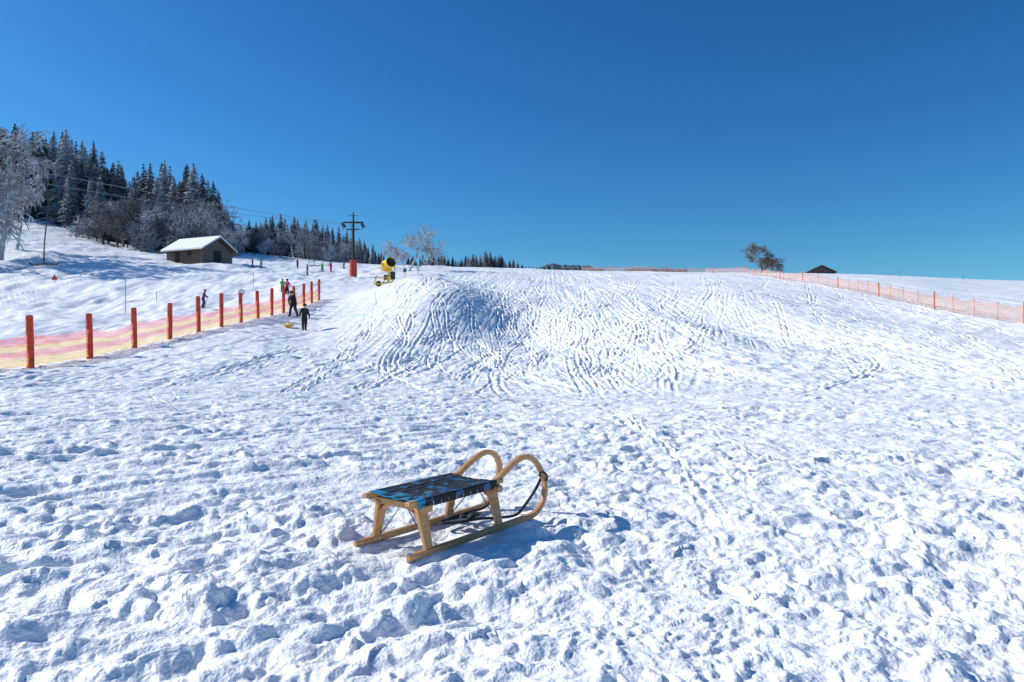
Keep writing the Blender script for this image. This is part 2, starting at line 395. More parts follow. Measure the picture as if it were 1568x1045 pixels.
# ------------------------------------------------------------------ fences
def netmat(name,bands,dens):
    m=bpy.data.materials.new(name); m.use_nodes=True; nt=m.node_tree; nt.nodes.clear()
    out=nt.nodes.new('ShaderNodeOutputMaterial'); uv=nt.nodes.new('ShaderNodeUVMap'); sx=nt.nodes.new('ShaderNodeSeparateXYZ')
    nt.links.new(uv.outputs[0],sx.inputs[0])
    r=nt.nodes.new('ShaderNodeValToRGB'); r.color_ramp.interpolation='LINEAR'
    while len(r.color_ramp.elements)<len(bands): r.color_ramp.elements.new(.5)
    for e,(p,c) in zip(r.color_ramp.elements,bands): e.position=p; e.color=(*c,1)
    nt.links.new(sx.outputs['Y'],r.inputs['Fac'])
    df=nt.nodes.new('ShaderNodeBsdfDiffuse'); tl=nt.nodes.new('ShaderNodeBsdfTranslucent'); mx=nt.nodes.new('ShaderNodeMixShader'); mx.inputs[0].default_value=.5
    for s in(df,tl): nt.links.new(r.outputs['Color'],s.inputs['Color'])
    nt.links.new(df.outputs[0],mx.inputs[1]); nt.links.new(tl.outputs[0],mx.inputs[2])
    def fr(sock,freq,thr):
        a=nt.nodes.new('ShaderNodeMath');a.operation='MULTIPLY';a.inputs[1].default_value=freq;nt.links.new(sock,a.inputs[0])
        b=nt.nodes.new('ShaderNodeMath');b.operation='FRACT';nt.links.new(a.outputs[0],b.inputs[0])
        c=nt.nodes.new('ShaderNodeMath');c.operation='LESS_THAN';c.inputs[1].default_value=thr;nt.links.new(b.outputs[0],c.inputs[0]);return c.outputs[0]
    a=fr(sx.outputs['X'],14,dens); b=fr(sx.outputs['Y'],15,dens*.9)
    e=fr(sx.outputs['Y'],3.0,.10)
    o=nt.nodes.new('ShaderNodeMath');o.operation='MAXIMUM';nt.links.new(a,o.inputs[0]);nt.links.new(b,o.inputs[1])
    o2=nt.nodes.new('ShaderNodeMath');o2.operation='MAXIMUM';nt.links.new(o.outputs[0],o2.inputs[0]);nt.links.new(e,o2.inputs[1])
    tr=nt.nodes.new('ShaderNodeBsdfTransparent'); mm=nt.nodes.new('ShaderNodeMixShader')
    nt.links.new(o2.outputs[0],mm.inputs[0]); nt.links.new(tr.outputs[0],mm.inputs[1]); nt.links.new(mx.outputs[0],mm.inputs[2]); nt.links.new(mm.outputs[0],out.inputs[0])
    return m
PK=(.85,.26,.26); YL=(.88,.62,.18)
NET=netmat('fence_net',[(0,YL),(.24,YL),(.30,PK),(.46,PK),(.52,YL),(.66,YL),(.72,PK),(1,PK)],.33)
NET2=netmat('fence_net_pale',[(0,(.9,.62,.45)),(.3,(.9,.5,.38)),(.6,(.9,.6,.42)),(1,(.85,.33,.22))],.25)
def fence(name,posts,ph,pr,nb,nh,net,pm,lean=.02,sub=6,every=1):
    e=empty(name,(posts[0].x,posts[0].y,posts[0].z)); o=Vector(e.location)
    mb=MB(); 
    for i,p in enumerate(posts):
        q=p-o; t=Vector((random.uniform(-lean,lean)*ph,random.uniform(-lean,lean)*ph,ph*random.uniform(.95,1.05)))
        rr_=pr if i%every==0 else pr*.3
        mb.tube([q-Vector((0,0,.3)),q+t*.5,q+t*.985,q+t],[rr_,rr_,rr_*.95,rr_*.6],10)
    mb.make('posts',[pm],e,smooth=False)
    vs=[];fs=[];uvs=[];dist=0;n=0;K=4
    for i in range(len(posts)-1):
        a=posts[i];b=posts[i+1];L=(b-a).length; sg=random.uniform(.5,1.6)
        for k in range(sub+(1 if i==len(posts)-2 else 0)):
            t=k/sub; p=a.lerp(b,t); g=Z1(p.x,p.y)
            base=(a.z*(1-t)+b.z*t)
            sagt=nh-.13*4*t*(1-t)*sg*nh
            for j in range(K):
                f=j/(K-1); z=max(base,g)*.5+base*.5+nb+(sagt-nb)*f
                vs.append((p.x-o.x+random.uniform(-.05,.05),p.y-o.y+random.uniform(-.05,.05),z-o.z)); uvs.append((dist+L*t,f))
            n+=1
        dist+=L
    for i in range(n-1):
        for j in range(K-1): fs.append((i*K+j,(i+1)*K+j,(i+1)*K+j+1,i*K+j+1))
    me=bpy.data.meshes.new('net'); me.from_pydata(vs,[],fs); me.materials.append(net); uvl=me.uv_layers.new(name='UVMap')
    for l in me.loops: uvl.data[l.index].uv=uvs[l.vertex_index]
    link(bpy.data.objects.new('net',me),e)
    return e
us_=[-70,47,138,206,260,304,339,369,395,416,434,451,465,477,488]
posts=[at(u,14.3*1.25*F/(784-u)) for u in us_]
fence('safety_fence',posts,1.98,.13,.08,1.25,NET,ORANGE,.03)
pl_=[(1800,33),(1568,45),(1405,60),(1300,78),(1240,92),(1200,106),(1170,125),(1140,146),(1080,160),(1000,165),(890,165)]
rp_=[]
P=[at(u,d) for u,d in pl_]
for i in range(len(P)-1):
    n=max(1,int((P[i+1]-P[i]).length/2.9))
    for k in range(n):
        q=P[i].lerp(P[i+1],k/n); rp_.append(Vector((q.x,q.y,Z1(q.x,q.y))))
rp_.append(P[-1])
fence('safety_fence',rp_,1.4,.07,.1,1.25,NET2,mat('faded_orange_post',(.75,.18,.06),.6),.03,every=4,sub=3)
# ------------------------------------------------------------------ trees
def foliage(name,dark,light,snowc,thr,sc=2.2):
    m=bpy.data.materials.new(name); m.use_nodes=True; nt=m.node_tree; b=nt.nodes['Principled BSDF']; b.inputs['Roughness'].default_value=.8
    tc=nt.nodes.new('ShaderNodeTexCoord'); n=nt.nodes.new('ShaderNodeTexNoise'); n.inputs['Scale'].default_value=.9; n.inputs['Detail'].default_value=5
    oi=nt.nodes.new('ShaderNodeObjectInfo'); ad=nt.nodes.new('ShaderNodeVectorMath'); ad.operation='ADD'; ml=nt.nodes.new('ShaderNodeMath'); ml.operation='MULTIPLY'; ml.inputs[1].default_value=50
    nt.links.new(oi.outputs['Random'],ml.inputs[0]); nt.links.new(tc.outputs['Object'],ad.inputs[0]); nt.links.new(ml.outputs[0],ad.inputs[1])
    nt.links.new(ad.outputs[0],n.inputs['Vector'])
    r=nt.nodes.new('ShaderNodeValToRGB'); r.color_ramp.elements[0].position=.35;r.color_ramp.elements[1].position=.65
    r.color_ramp.elements[0].color=(*dark,1); r.color_ramp.elements[1].color=(*light,1); nt.links.new(n.outputs['Fac'],r.inputs['Fac'])
    n2=nt.nodes.new('ShaderNodeTexNoise'); n2.inputs['Scale'].default_value=sc; n2.inputs['Detail'].default_value=4; nt.links.new(ad.outputs[0],n2.inputs['Vector'])
    # more rime on some trees than on others
    sh_=nt.nodes.new('ShaderNodeMath'); sh_.operation='MULTIPLY_ADD'; sh_.inputs[1].default_value=.20; sh_.inputs[2].default_value=-.10; nt.links.new(oi.outputs['Random'],sh_.inputs[0])
    a2=nt.nodes.new('ShaderNodeMath'); nt.links.new(n2.outputs['Fac'],a2.inputs[0]); nt.links.new(sh_.outputs[0],a2.inputs[1])
    r2=nt.nodes.new('ShaderNodeValToRGB'); r2.color_ramp.elements[0].position=thr;r2.color_ramp.elements[1].position=thr+.14
    nt.links.new(a2.outputs[0],r2.inputs['Fac'])
    mx=nt.nodes.new('ShaderNodeMixRGB'); nt.links.new(r2.outputs['Color'],mx.inputs[0]); nt.links.new(r.outputs['Color'],mx.inputs[1]); mx.inputs[2].default_value=(*snowc,1)
    nt.links.new(mx.outputs[0],b.inputs['Base Color']); return m
NEED=foliage('spruce_needles',(.026,.036,.03),(.07,.088,.075),(.50,.54,.60),.45)
BARK=mat('bark',(.07,.05,.04),.9); FROST=foliage('hoarfrost_twigs',(.20,.19,.19),(.38,.39,.41),(.66,.70,.76),.48)
FROSTD=foliage('rimed_twigs',(.09,.085,.08),(.20,.19,.19),(.52,.56,.62),.50)
TWIG=foliage('brown_twigs',(.10,.055,.035),(.20,.12,.08),(.4,.36,.33),.58)
def spruce_mesh(i,H=20,R=3.4):
    rn=random.Random(100+i); mb=MB()
    mb.tube([(0,0,-1),(0,0,H*.5),(0,0,H)],[.28,.16,.02],6,0)
    n=30; 
    for l in range(n):
        f=l/(n-1); z=H*(.04+.95*f**.95); L0=R*(1-f)**.75*rn.uniform(.75,1.15)+.12
        k=rn.randint(9,12) if f<.8 else 6
        ph=rn.random()*6
        for b in range(k):
            if rn.random()<.08: continue
            a=ph+2*math.pi*b/k+rn.uniform(-.25,.25); L=L0*rn.uniform(.6,1.2); c,s=math.cos(a),math.sin(a)
            zz=z+rn.uniform(-.3,.3); dr=.42*L*rn.uniform(.6,1.2)
            wd=.20+.24*L
            def pt(r_,lat,dz): return (c*r_-s*lat,s*r_+c*lat,zz+dz)
            A=pt(0.05,0,0.12); B=pt(L*.5,wd*.55,-dr*.6);C=pt(L*.5,-wd*.55,-dr*.6);Dd=pt(L*.5,0,-dr*.35);E=pt(L,0,-dr*.75)
            mb.add([A,B,Dd,C,E],[(0,1,2),(0,2,3),(1,4,2),(2,4,3)],1)
            for t in(.35,.6,.85):
                for sg in(-1,1):
                    r0=L*t; w=wd*rn.uniform(.8,1.6)*sg
                    p0=pt(r0-.1*L,0,-dr*t*.7);p1=pt(r0+.16*L,w,-dr*t-.28*rn.uniform(.5,1.6));p2=pt(r0+.12*L,w*.25,-dr*t*.8-.3)
                    mb.add([p0,p1,p2],[(0,1,2)],1)
    o=mb.make('spruce_src',[BARK,NEED]); me=o.data; bpy.data.objects.remove(o); return me
SPR=[spruce_mesh(i,20,random.uniform(3.4,4.8)) for i in range(6)]
def bare_mesh(i,H,mat_,spread=.6,levels=5,minr=.022,droop=0.0,lean=(0,0),kids=(3,4)):
    rn=random.Random(500+i); mb=MB()
    def br(p,d,L,r,lv):
        n=3 if lv<levels-1 else 2; path=[p];dd=d.copy()
        for k in range(n):
            dd=(dd+Vector((rn.gauss(0,.16),rn.gauss(0,.16),rn.gauss(0,.12)+(.05 if lv<3 else -droop)))).normalized(); path.append(path[-1]+dd*L/n)
        r1=max(minr*.7,r*.62); mb.tube(path,[r+(r1-r)*k/n for k in range(n+1)],6 if lv==0 else 3,0 if lv<2 else 1,cap=False)
        if lv>=levels: return
        nk=rn.randint(*kids)+(1 if lv>=2 else 0)
        for k in range(nk):
            t=rn.uniform(.35 if lv else .45,1.0); 
            if k==0: t=1
            idx=min(n-1,int(t*n)); q=path[idx].lerp(path[idx+1],t*n-idx)
            ax=Vector((rn.gauss(0,1),rn.gauss(0,1),rn.gauss(0,.5))); ax=(ax-dd*ax.dot(dd)).normalized()
            nd=(dd*(1-spread*.5 if k else 1)+ax*(spread*rn.uniform(.7,1.4) if k else .25)).normalized()
            br(q,nd,L*rn.uniform(.58,.82),max(minr,r1*rn.uniform(.55,.8)),lv+1)
    br(Vector((0,0,-.4)),Vector((lean[0],lean[1],1)).normalized(),H*.34,H*.022,0)
    # a broad-crowned tree stands over its own foot
    cx=sum(v[0] for v in mb.v)/len(mb.v); cy=sum(v[1] for v in mb.v)/len(mb.v)
    if lean==(0,0):
        zt=max(v[2] for v in mb.v); mb.v=[(x-cx*min(1,max(0,z)/zt*1.6),y-cy*min(1,max(0,z)/zt*1.6),z) for x,y,z in mb.v]
    o=mb.make('bare_src',[BARK if mat_ is not FROST else FROST,mat_]); me=o.data; bpy.data.objects.remove(o)
    me['top']=max(v.co.z for v in me.vertices); return me
FR=[bare_mesh(i,10,FROST,.8,5,.04,.03) for i in range(2)]
FD=[bare_mesh(10+i,10,FROSTD,.7,5,.035,.02) for i in range(3)]
def inst(me,name,loc,s,parent=None,rz=None,sx=1):
    o=bpy.data.objects.new(name,me); o.location=loc; o.scale=(s*sx,s*sx,s); o.rotation_euler=(0,0,random.random()*6.28 if rz is None else rz); link(o,parent); return o
def vz(v,d): return CAMH+(522-v)/F*d
fo=empty('spruce_forest',at(200,200))
fl=Vector(fo.location)
def tops(u): return np.interp(u,[-500,-60,40,60,95,150,190,215,245,300,325,345,360,430,470,520,560,600],[60,150,195,200,198,220,256,254,236,254,272,312,340,328,335,340,368,385])
for row,(d0,step) in enumerate(((196,15),(210,12),(225,12),(240,12),(262,15))):
    u=-480+row*5
    while u<358:
        d=d0+random.uniform(-8,8); g=at(u,d); h=(vz(tops(u),d)-g.z)*(random.uniform(.66,1.03) if row else random.uniform(.4,.75))
        if (row or u>105) and h>4: inst(random.choice(SPR),'tree',g-fl-Vector((0,0,.3)),h/20,fo,sx=random.uniform(.85,1.25))
        u+=step*random.uniform(.6,1.3)
for row,d0 in enumerate((270,300,330)):
    u=340
    while u<600:
        d=d0+random.uniform(-8,8); g=at(u,d); h=(vz(tops(u),d)-g.z)*random.uniform(.65,1.03)
        if h>3: inst(random.choice(SPR),'tree',g-fl-Vector((0,0,.3)),h/20,fo,sx=random.uniform(.85,1.2))
        u+=9*random.uniform(.6,1.4)
fo2=empty('spruce_forest',at(720,290)); fl2=Vector(fo2.location)
def tops2(u): return np.interp(u,[600,640,660,700,745,775,800,822],[385,390,382,390,380,392,400,411])
for d0 in(280,300):
    u=625
    while u<824:
        d=d0+random.uniform(-6,6); g=at(u,d)
        h=max(3.0,vz(tops2(u)+random.uniform(-1,9),d)-g.z)
        inst(random.choice(SPR),'tree',g-fl2-Vector((0,0,.5)),h/20,fo2,sx=random.uniform(1.0,1.5) if h<8 else 1.0)
        u+=5.5*random.uniform(.6,1.4)
sh=empty('frosted_thicket',at(250,190)); sl_=Vector(sh.location)
for row,d0 in enumerate((168,178,188)):
    u=118+row*6
    while u<560:
        d=d0+random.uniform(-5,5)+ (60 if u>370 else 0); g=at(u,d); tv=np.interp(u,[118,150,200,260,320,345,360,450,560],[340,315,308,292,308,342,355,352,386])+random.uniform(-18,36)
        h=(vz(tv,d)-g.z)
        if h>1.2:
            me_=random.choice(FD if random.random()<.7 else FR); inst(me_,'shrub',g-sl_,h/me_['top'],sh,sx=random.uniform(.8,1.05))
        u+=15*random.uniform(.6,1.5)
def single(me,name,u,d,vtop,sx=1,rz=0):
    g=at(u,d); return inst(me,name,g,(vz(vtop,d)-g.z)/me['top'],None,rz,sx)
BIG=[bare_mesh(40+i,10,FROST,.66,6,.030,.12,kids=(3,3)) for i in range(2)]
single(BIG[0],'frosted_tree',0,112,176,.75,1.0)
single(BIG[1],'frosted_tree',-75,108,150,.9,2.5)
single(BIG[1],'frosted_tree',24,128,230,.65,4.5)
TL=bare_mesh(60,10,FROST,.8,5,.035,.0,lean=(.5,0))
single(TL,'frosted_tree',625,118,336,1.0,0.2)
single(FR[1],'frosted_tree',604,125,366,1,2.0)
RT=bare_mesh(72,10,TWIG,.95,6,.034,.0,kids=(3,4))
single(RT,'bare_tree',1167,160,368,1.25,.7)
def hill(name,u0,u1,vt,d,seed):
    rn=random.Random(seed); mb=MB(); n=40;m_=8
    xs_=[(u0+(u1-u0)*i/n-784)/F*d for i in range(n+1)]; vs=[];fs=[]
    zt=vz(vt,d); zb=vz(430,d)
    for j in range(m_+1):
        for i in range(n+1):
            f=i/n; prof=(math.sin(math.pi*f)**.5)*(.85+.15*math.sin(7*f+1)); 
            z=zb+(zt-zb)*prof*math.sin(math.pi*j/m_)*1.0+rn.uniform(-3,3)
            vs.append((xs_[i],d+(j-m_/2)*60,z))
    for j in range(m_):
        for i in range(n): fs.append((j*(n+1)+i,j*(n+1)+i+1,(j+1)*(n+1)+i+1,(j+1)*(n+1)+i))
    mb.add(vs,fs); mb.make(name,[mat(name+'_wood',(.03,.06,.09),.9,var=.4,scale=.02)])
hill('distant_hill',815,905,401,1500,1); hill('distant_hill',940,1015,411,1600,2)
# ------------------------------------------------------------------ huts
def hut(name,loc,rz,L,W,wall,roof,snowroof=True):
    e=empty(name,loc,rz); mb=MB(); mb.box((0,0,wall/2-.5),(L,W,wall+1),mi=0)
    mb.add([(-L/2,-W/2,wall),(-L/2,W/2,wall),(-L/2,0,wall+roof),(L/2,-W/2,wall),(L/2,W/2,wall),(L/2,0,wall+roof)],[(0,2,1),(3,4,5)],0)
    mb.make('walls',[OLDW],e)
    mb=MB(); n=int(L/.35)
    for i in range(n+1):
        x=-L/2+L*i/n; mb.box((x,-W/2-.015,wall/2),(.05,.03,wall)); mb.box((x,W/2+.015,wall/2),(.05,.03,wall))
    mb.make('battens',[OLDW],e)
    mb=MB(); ov=.8; sl=roof/(W/2)
    for sg in(-1,1):
        y1=sg*(W/2+ov); z1=wall-ov*sl
        vs=[];
        for x in(-L/2-ov,L/2+ov):
            for (y,z) in((0,wall+roof+.06),(y1,z1+.06),(y1,z1+.22),(0,wall+roof+.22)): vs.append((x,y,z))
        mb.add(vs,[(0,1,2,3),(7,6,5,4),(0,4,5,1),(1,5,6,2),(2,6,7,3)],0)
    mb.make('roof',[OLDW],e)
    if snowroof:
        mb=MB()
        for sg in(-1,1):
            y1=sg*(W/2+ov-.08); z1=wall-(ov-.08)*sl; vs=[]
            for x in(-L/2-ov+.06,L/2+ov-.06):
                for (y,z) in((0,wall+roof+.225),(y1,z1+.225),(y1,z1+.46),(0,wall+roof+.52)): vs.append((x,y,z))
            mb.add(vs,[(0,1,2,3),(7,6,5,4),(0,4,5,1),(1,5,6,2),(2,6,7,3)],0)
        mb.make('roof_snow',[SNOW],e)
    mb=MB(); mb.box((L/2+.02,0,1.1),(.05,1.6,2.2)); mb.box((-L*.2,-W/2-.03,1.0),(1.1,.05,2.0)); mb.box((L*.15,-W/2-.03,1.6),(1.0,.05,.8)); mb.make('doors_and_window',[mat('dark_opening',(.02,.016,.013),.8)],e)
    return e
hut('wooden_hut',at(306,122,-.3),math.radians(-24),8.6,6.5,2.3,2.0)
hut('wooden_hut',at(1252,185,-1.5),math.radians(80),7.0,6.0,1.6,1.5,False)
# ------------------------------------------------------------------ ski lift
pb=at(541,100); e=empty('ski_lift_pylon',pb)
mb=MB(); ht=vz(325,100)-pb.z
mb.tube([(0,0,-.5),(0,0,ht*.6),(0,0,ht)],[.26,.2,.1],10)
mb.beam((-1.5,0,ht-1.5),(1.5,0,ht-1.5),.2,.22); mb.beam((-.9,0,ht-2.5),(.9,0,ht-2.5),.16,.16)
mb.beam((-.6,0,ht-.5),(.6,0,ht-.5),.08,.08)
mb.make('mast',[DARKST],e)
mb=MB()
for x in(-1.4,1.4):
    for dy in(-.9,-.3,.3,.9): mb.tube([(x-.05,dy,ht-1.95),(x+.05,dy,ht-1.95)],.24,12)
    mb.beam((x,-1.1,ht-1.75),(x,1.1,ht-1.75),.12,.12)
    mb.beam((x-.1,0,ht-1.95),(x-.1,0,ht-2.6),.06,.3)
for i in range(22): mb.beam((-.25,-.38,.8+i*.33),(.25,-.38,.8+i*.33),.03,.03)
mb.beam((-.25,-.38,.6),(-.25,-.38,8),.04,.04); mb.beam((.25,-.38,.6),(.25,-.38,8),.04,.04)
mb.make('sheaves_and_ladder',[DARKST],e)
mb=MB(); mb.tube([(0,0,-.2),(0,0,.1),(0,0,2.2),(0,0,2.3)],[.52,.55,.55,.4],14); mb.make('safety_pad',[RED],e)
cz=pb.z+ht-1.7
e=empty('ski_lift_cables',(-23,50,10)); o=Vector(e.location); mb=MB()
def cab(side,t):
    y=t; f=(y-30)/70; x=-20.5+(-23.35+20.5)*f+side; z=8.2+(cz-8.2)*f-1.1*4*max(0,f)*(1-f)*.35 if f<=1 else cz+(y-100)*.05
    return Vector((x,y,z))
for sd in(-1.4,1.4): mb.tube([cab(sd,y)-o for y in list(range(-20,101,6))+[100,130,160,200]],.018,5)
mb.make('cable',[mat('cable_steel',(.16,.17,.18),.5,.5)],e)
def tbar(sd,y,vb):
    p=cab(sd,y); g=empty('ski_lift_t_bar',p); zb=vz(vb,y)-p.z; mb=MB()
    mb.box((0,0,-.12),(.12,.3,.22)); mb.tube([(0,0,-.2),(.15,0,-.9)],.05,8)
    mb.tube([(.15,0,-.9),(-.05,0,zb+.9),(-.08,0,zb)],[.025,.028,.034],6); mb.tube([(.15,-.06,-.75),(.15,.06,-.75)],.22,14)
    mb.tube(spl([(-.7,0,zb+.1),(-.6,0,zb+.0),(-.08,0,zb+.03),(.45,0,zb),(.55,0,zb+.1)]),.04,8); mb.make('hanger',[DARKST],g)
tbar(0,30,405); tbar(1.4,72,407)
# ------------------------------------------------------------------ snow cannon
g=at(595,70); e=empty('snow_cannon',g,math.radians(25)); 
mb=MB()
C=Vector((0,0,2.25)); dv=Vector((.15,-1,.25)).normalized()
ring=[C-dv*.75,C-dv*.7,C-dv*.3,C+dv*.35,C+dv*.6,C+dv*.66]
mb.tube(ring,[.45,.62,.60,.52,.56,.5],20,0,cap=False)
mb.beam((0,0,.2),(0,0,1.6),.18,.18); mb.beam((-.5,0,1.6),(.5,0,1.6),.12,.12); mb.beam((-.66,0,1.6),(-.66,0,2.4),.1,.1); mb.beam((.66,0,1.6),(.66,0,2.4),.1,.1)
mb.beam((0,0,.35),(-1.6,-.3,.1),.14,.14); mb.beam((0,0,.35),(.9,-.7,.0),.1,.1); mb.beam((0,0,.35),(.8,.8,.05),.1,.1); mb.beam((-1.6,-.3,.1),(-1.3,-.3,1.0),.1,.1); mb.beam((-1.6,-.3,.75),(-.2,0,.9),.1,.1)
mb.beam((-.6,0,.3),(0,0,1.3),.1,.1); mb.beam((.6,.0,.3),(0,0,1.3),.1,.1)
mb.make('barrel_and_frame',[YEL],e)
mb=MB(); mb.tube([C+dv*.45,C+dv*.47],.50,20); mb.tube([C-dv*.5,C-dv*.48],.57,20); mb.tube([C+dv*.1,C+dv*.6],[.2,.12],12)
for k in range(8):
    a=k*math.pi/4; x=dv.cross(Vector((0,0,1))).normalized(); y=x.cross(dv); mb.beam(C+dv*.5,C+dv*.52+(x*math.cos(a)+y*math.sin(a))*.48,.16,.03)
mb.box((.45,.1,1.1),(.45,.4,.8)); mb.box((-.3,.1,.9),(.3,.3,.5))
for x in(-.9,.5): mb.tube([(x,.45,.25),(x,.62,.25)],.3,14)
mb.make('fan_and_control_box',[DARKST],e)
# ------------------------------------------------------------------ signs and poles
def pole(name,u,d,h,top=None,pm=DARKST,tm=RED):
    g=at(u,d); e=empty(name,g); mb=MB(); mb.tube([(0,0,-.3),(0,0,h)],[.03,.025],8); mb.make('pole',[pm],e)
    if top=='disc':
        mb=MB(); mb.tube([(0,-.05,h-.3),(0,-.03,h-.3)],.26,20); mb.make('panel',[tm],e); mb=MB(); mb.tube([(0,-.058,h-.3),(0,-.0505,h-.3)],.21,20); mb.make('panel_face',[PLAST],e)
    if top=='tri':
        mb=MB(); mb.add([(-.4,-.05,h-.8),(.4,-.05,h-.8),(0,-.05,h),(-.4,-.02,h-.8),(.4,-.02,h-.8),(0,-.02,h)],[(0,1,2),(5,4,3),(0,3,4,1),(1,4,5,2),(2,5,3,0)]); mb.make('panel',[tm],e)
    if top=='rect':
        mb=MB(); mb.box((0,-.05,h-.35),(.4,.03,.55)); mb.make('panel',[tm],e)
pole('marker_pole',192,62,3.0); pole('warning_sign',370,55,1.7,'disc',PLAST); pole('warning_sign',84,90,1.0,'tri'); pole('marker_pole',240,66,1.3,pm=mat('blue_pole',(.02,.12,.4),.5))
pole('marker_pole',388,80,1.6); pole('piste_sign',640,95,1.4,'rect',tm=PLAST); pole('marker_pole',1378,140,1.5)
pole('marker_pole',620,90,1.3,'rect',tm=mat('green_panel',(.03,.2,.08),.5)); pole('marker_pole',402,110,2.4); pole('marker_pole',1475,150,1.6)
# ------------------------------------------------------------------ people
SKIN=mat('skin',(.55,.32,.22),.6)
def cl(n,c): return mat('cloth_'+n,c,.85,var=.25,scale=14)
CB=cl('black',(.012,.013,.02)); CN=cl('navy',(.02,.03,.07)); CP=cl('pink',(.6,.04,.2)); CG=cl('green',(.08,.45,.06)); CR=cl('purple',(.18,.04,.16)); CBL=cl('blue',(.04,.12,.4)); CW=cl('white',(.6,.6,.6))
def person(name,u,d,H,rz,jacket,pants,hat,bend=0.0,stride=0.0,arms=((.15,-.02,.64,.17,.05,.5),(.15,-.02,.64,.17,.05,.5)),crouch=0,skis=False,poles=False,loc=None):
    g=loc if loc is not None else at(u,d); e=empty(name,g+Vector((0,0,.01)),rz)
    J={};Rr={};E=[]
    def j(n,p,r,par=None):
        J[n]=Vector(p);Rr[n]=r
        if par: E.append((par,n))
    pz=.53-crouch
    def up(x,y,z):
        dz=z-.53; return (x,y*1.0+dz*math.sin(bend),pz+dz*math.cos(bend))
    j('pelvis',(0,0,pz),.092); j('waist',up(0,.0,.62),.090,'pelvis'); j('chest',up(0,.005,.74),.100,'waist'); j('neckb',up(0,0,.815),.06,'chest'); j('neck',up(0,.01,.85),.038,'neckb')
    j('chin',up(0,.018,.882),.044,'neck'); j('head',up(0,.012,.925),.056,'chin'); j('crown',up(0,.008,.965),.042,'head'); j('nose',up(0,.075,.91),.010,'chin')
    for sg,sd,a in((1,'r',arms[0]),(-1,'l',arms[1])):
        j('sh'+sd,up(sg*.112,0,.785),.052,'chest'); j('el'+sd,up(sg*a[0],a[1],a[2]),.043,'sh'+sd); j('wr'+sd,up(sg*a[3],a[4],a[5]),.032,'el'+sd)
        w=J['wr'+sd]; dd=(w-J['el'+sd]).normalized(); sx=Vector((0,1,0)); 
        j('pa'+sd,w+dd*.035,.022,'wr'+sd)
        for q,(off,ln) in enumerate(((-.018,.036),(-.006,.042),(.006,.040),(.018,.032))):
            j('f%d%s'%(q,sd),w+dd*(.045+ln*.5)+sx*off,.0075,'pa'+sd); j('g%d%s'%(q,sd),w+dd*(.043+ln)+sx*off*1.15+Vector((-sg*.012,0,0)),.006,'f%d%s'%(q,sd))
        j('t'+sd,w+dd*.04+Vector((-sg*.008,.034,0)),.009,'pa'+sd)
        st=stride*(1 if sg>0 else -1)
        j('hi'+sd,(sg*.052,0,pz-.03),.078,'pelvis'); j('kn'+sd,(sg*.068,st*.5+.03+crouch*.8,.28-crouch*.35),.058,'hi'+sd); j('an'+sd,(sg*.072,st-.02,.055),.044,'kn'+sd)
        j('he'+sd,(sg*.072,st-.03,.026),.036,'an'+sd); j('to'+sd,(sg*.08,st+.09,.022),.030,'he'+sd)
    names=list(J); idx={n:i for i,n in enumerate(names)}
    me=bpy.data.meshes.new('b'); me.from_pydata([J[n]*H for n in names],[(idx[a],idx[b]) for a,b in E],[])
    ob=bpy.data.objects.new('tmp',me); scene.collection.objects.link(ob)
    bpy.context.view_layer.objects.active=ob; sk=ob.modifiers.new('s','SKIN'); 
    if not me.skin_vertices: bpy.context.view_layer.update()
    for n in names:
        v=me.skin_vertices[0].data[idx[n]]; v.radius=(Rr[n]*H,Rr[n]*H*(.8 if n in('pelvis','waist','chest') else 1)); v.use_root=(n=='pelvis')
    sk.use_smooth_shade=True; ss=ob.modifiers.new('u','SUBSURF'); ss.levels=1; ss.render_levels=1
    bpy.context.view_layer.update(); dg=bpy.context.evaluated_depsgraph_get(); nm=bpy.data.meshes.new_from_object(ob.evaluated_get(dg))
    bpy.data.objects.remove(ob)
    nm.materials.clear()
    for mm in [jacket,pants,SKIN,CB]: nm.materials.append(mm)
    seg=[(J[a]*H,J[b]*H,b) for a,b in E]
    for p in nm.polygons:
        c=p.center; best=1e9;bn=None
        for a,b,n in seg:
            ab=b-a; t=max(0,min(1,(c-a).dot(ab)/max(1e-9,ab.length_squared))); dd=(c-(a+ab*t)).length-Rr[n]*H*.6
            if dd<best: best=dd;bn=n
        k=0
        if bn[:2] in('hi','kn','an'): k=1
        if bn[:2] in('he','to'): k=3
        if bn in('chin','head','crown','nose','neck'): k=2
        if bn[:2] in('pa','tr','tl') or bn[0] in'fg' : k=3
        p.material_index=k; p.use_smooth=True
    body=bpy.data.objects.new('body',nm); link(body,e)
    hc=J['head']*H; mb=MB(); n=12; vs=[];fs=[]
    R0=.074*H
    for a in range(7):
        ph=math.pi*.58*a/6
        for b in range(n): vs.append((hc.x+R0*math.sin(ph)*math.cos(6.2832*b/n),hc.y-.010*H+R0*1.08*math.sin(ph)*math.sin(6.2832*b/n),hc.z+.006*H+R0*math.cos(ph)))
    for a in range(6):
        for b in range(n): fs.append((a*n+b,(a+1)*n+b,(a+1)*n+(b+1)%n,a*n+(b+1)%n))
    mb.add(vs,fs); mb.make('hat',[hat],e,smooth=True)
    mb=MB()
    for sx in(-.022,.022): mb.box((hc.x+sx*H,hc.y+.052*H,hc.z-.012*H),(.012*H,.01*H,.008*H))
    mb.box((hc.x,hc.y+.05*H,hc.z-.045*H),(.026*H,.01*H,.006*H)); mb.make('eyes_and_mouth',[CB],e)
    if skis:
        mb=MB()
        for sg in(-1,1):
            mb.beam((sg*.075*H,-.65,.0),(sg*.075*H,.7,.0),.09,.02); mb.beam((sg*.075*H,.7,.0),(sg*.075*H,.85,.12),.09,.02,.05,.01)
        mb.make('skis',[CR],e)
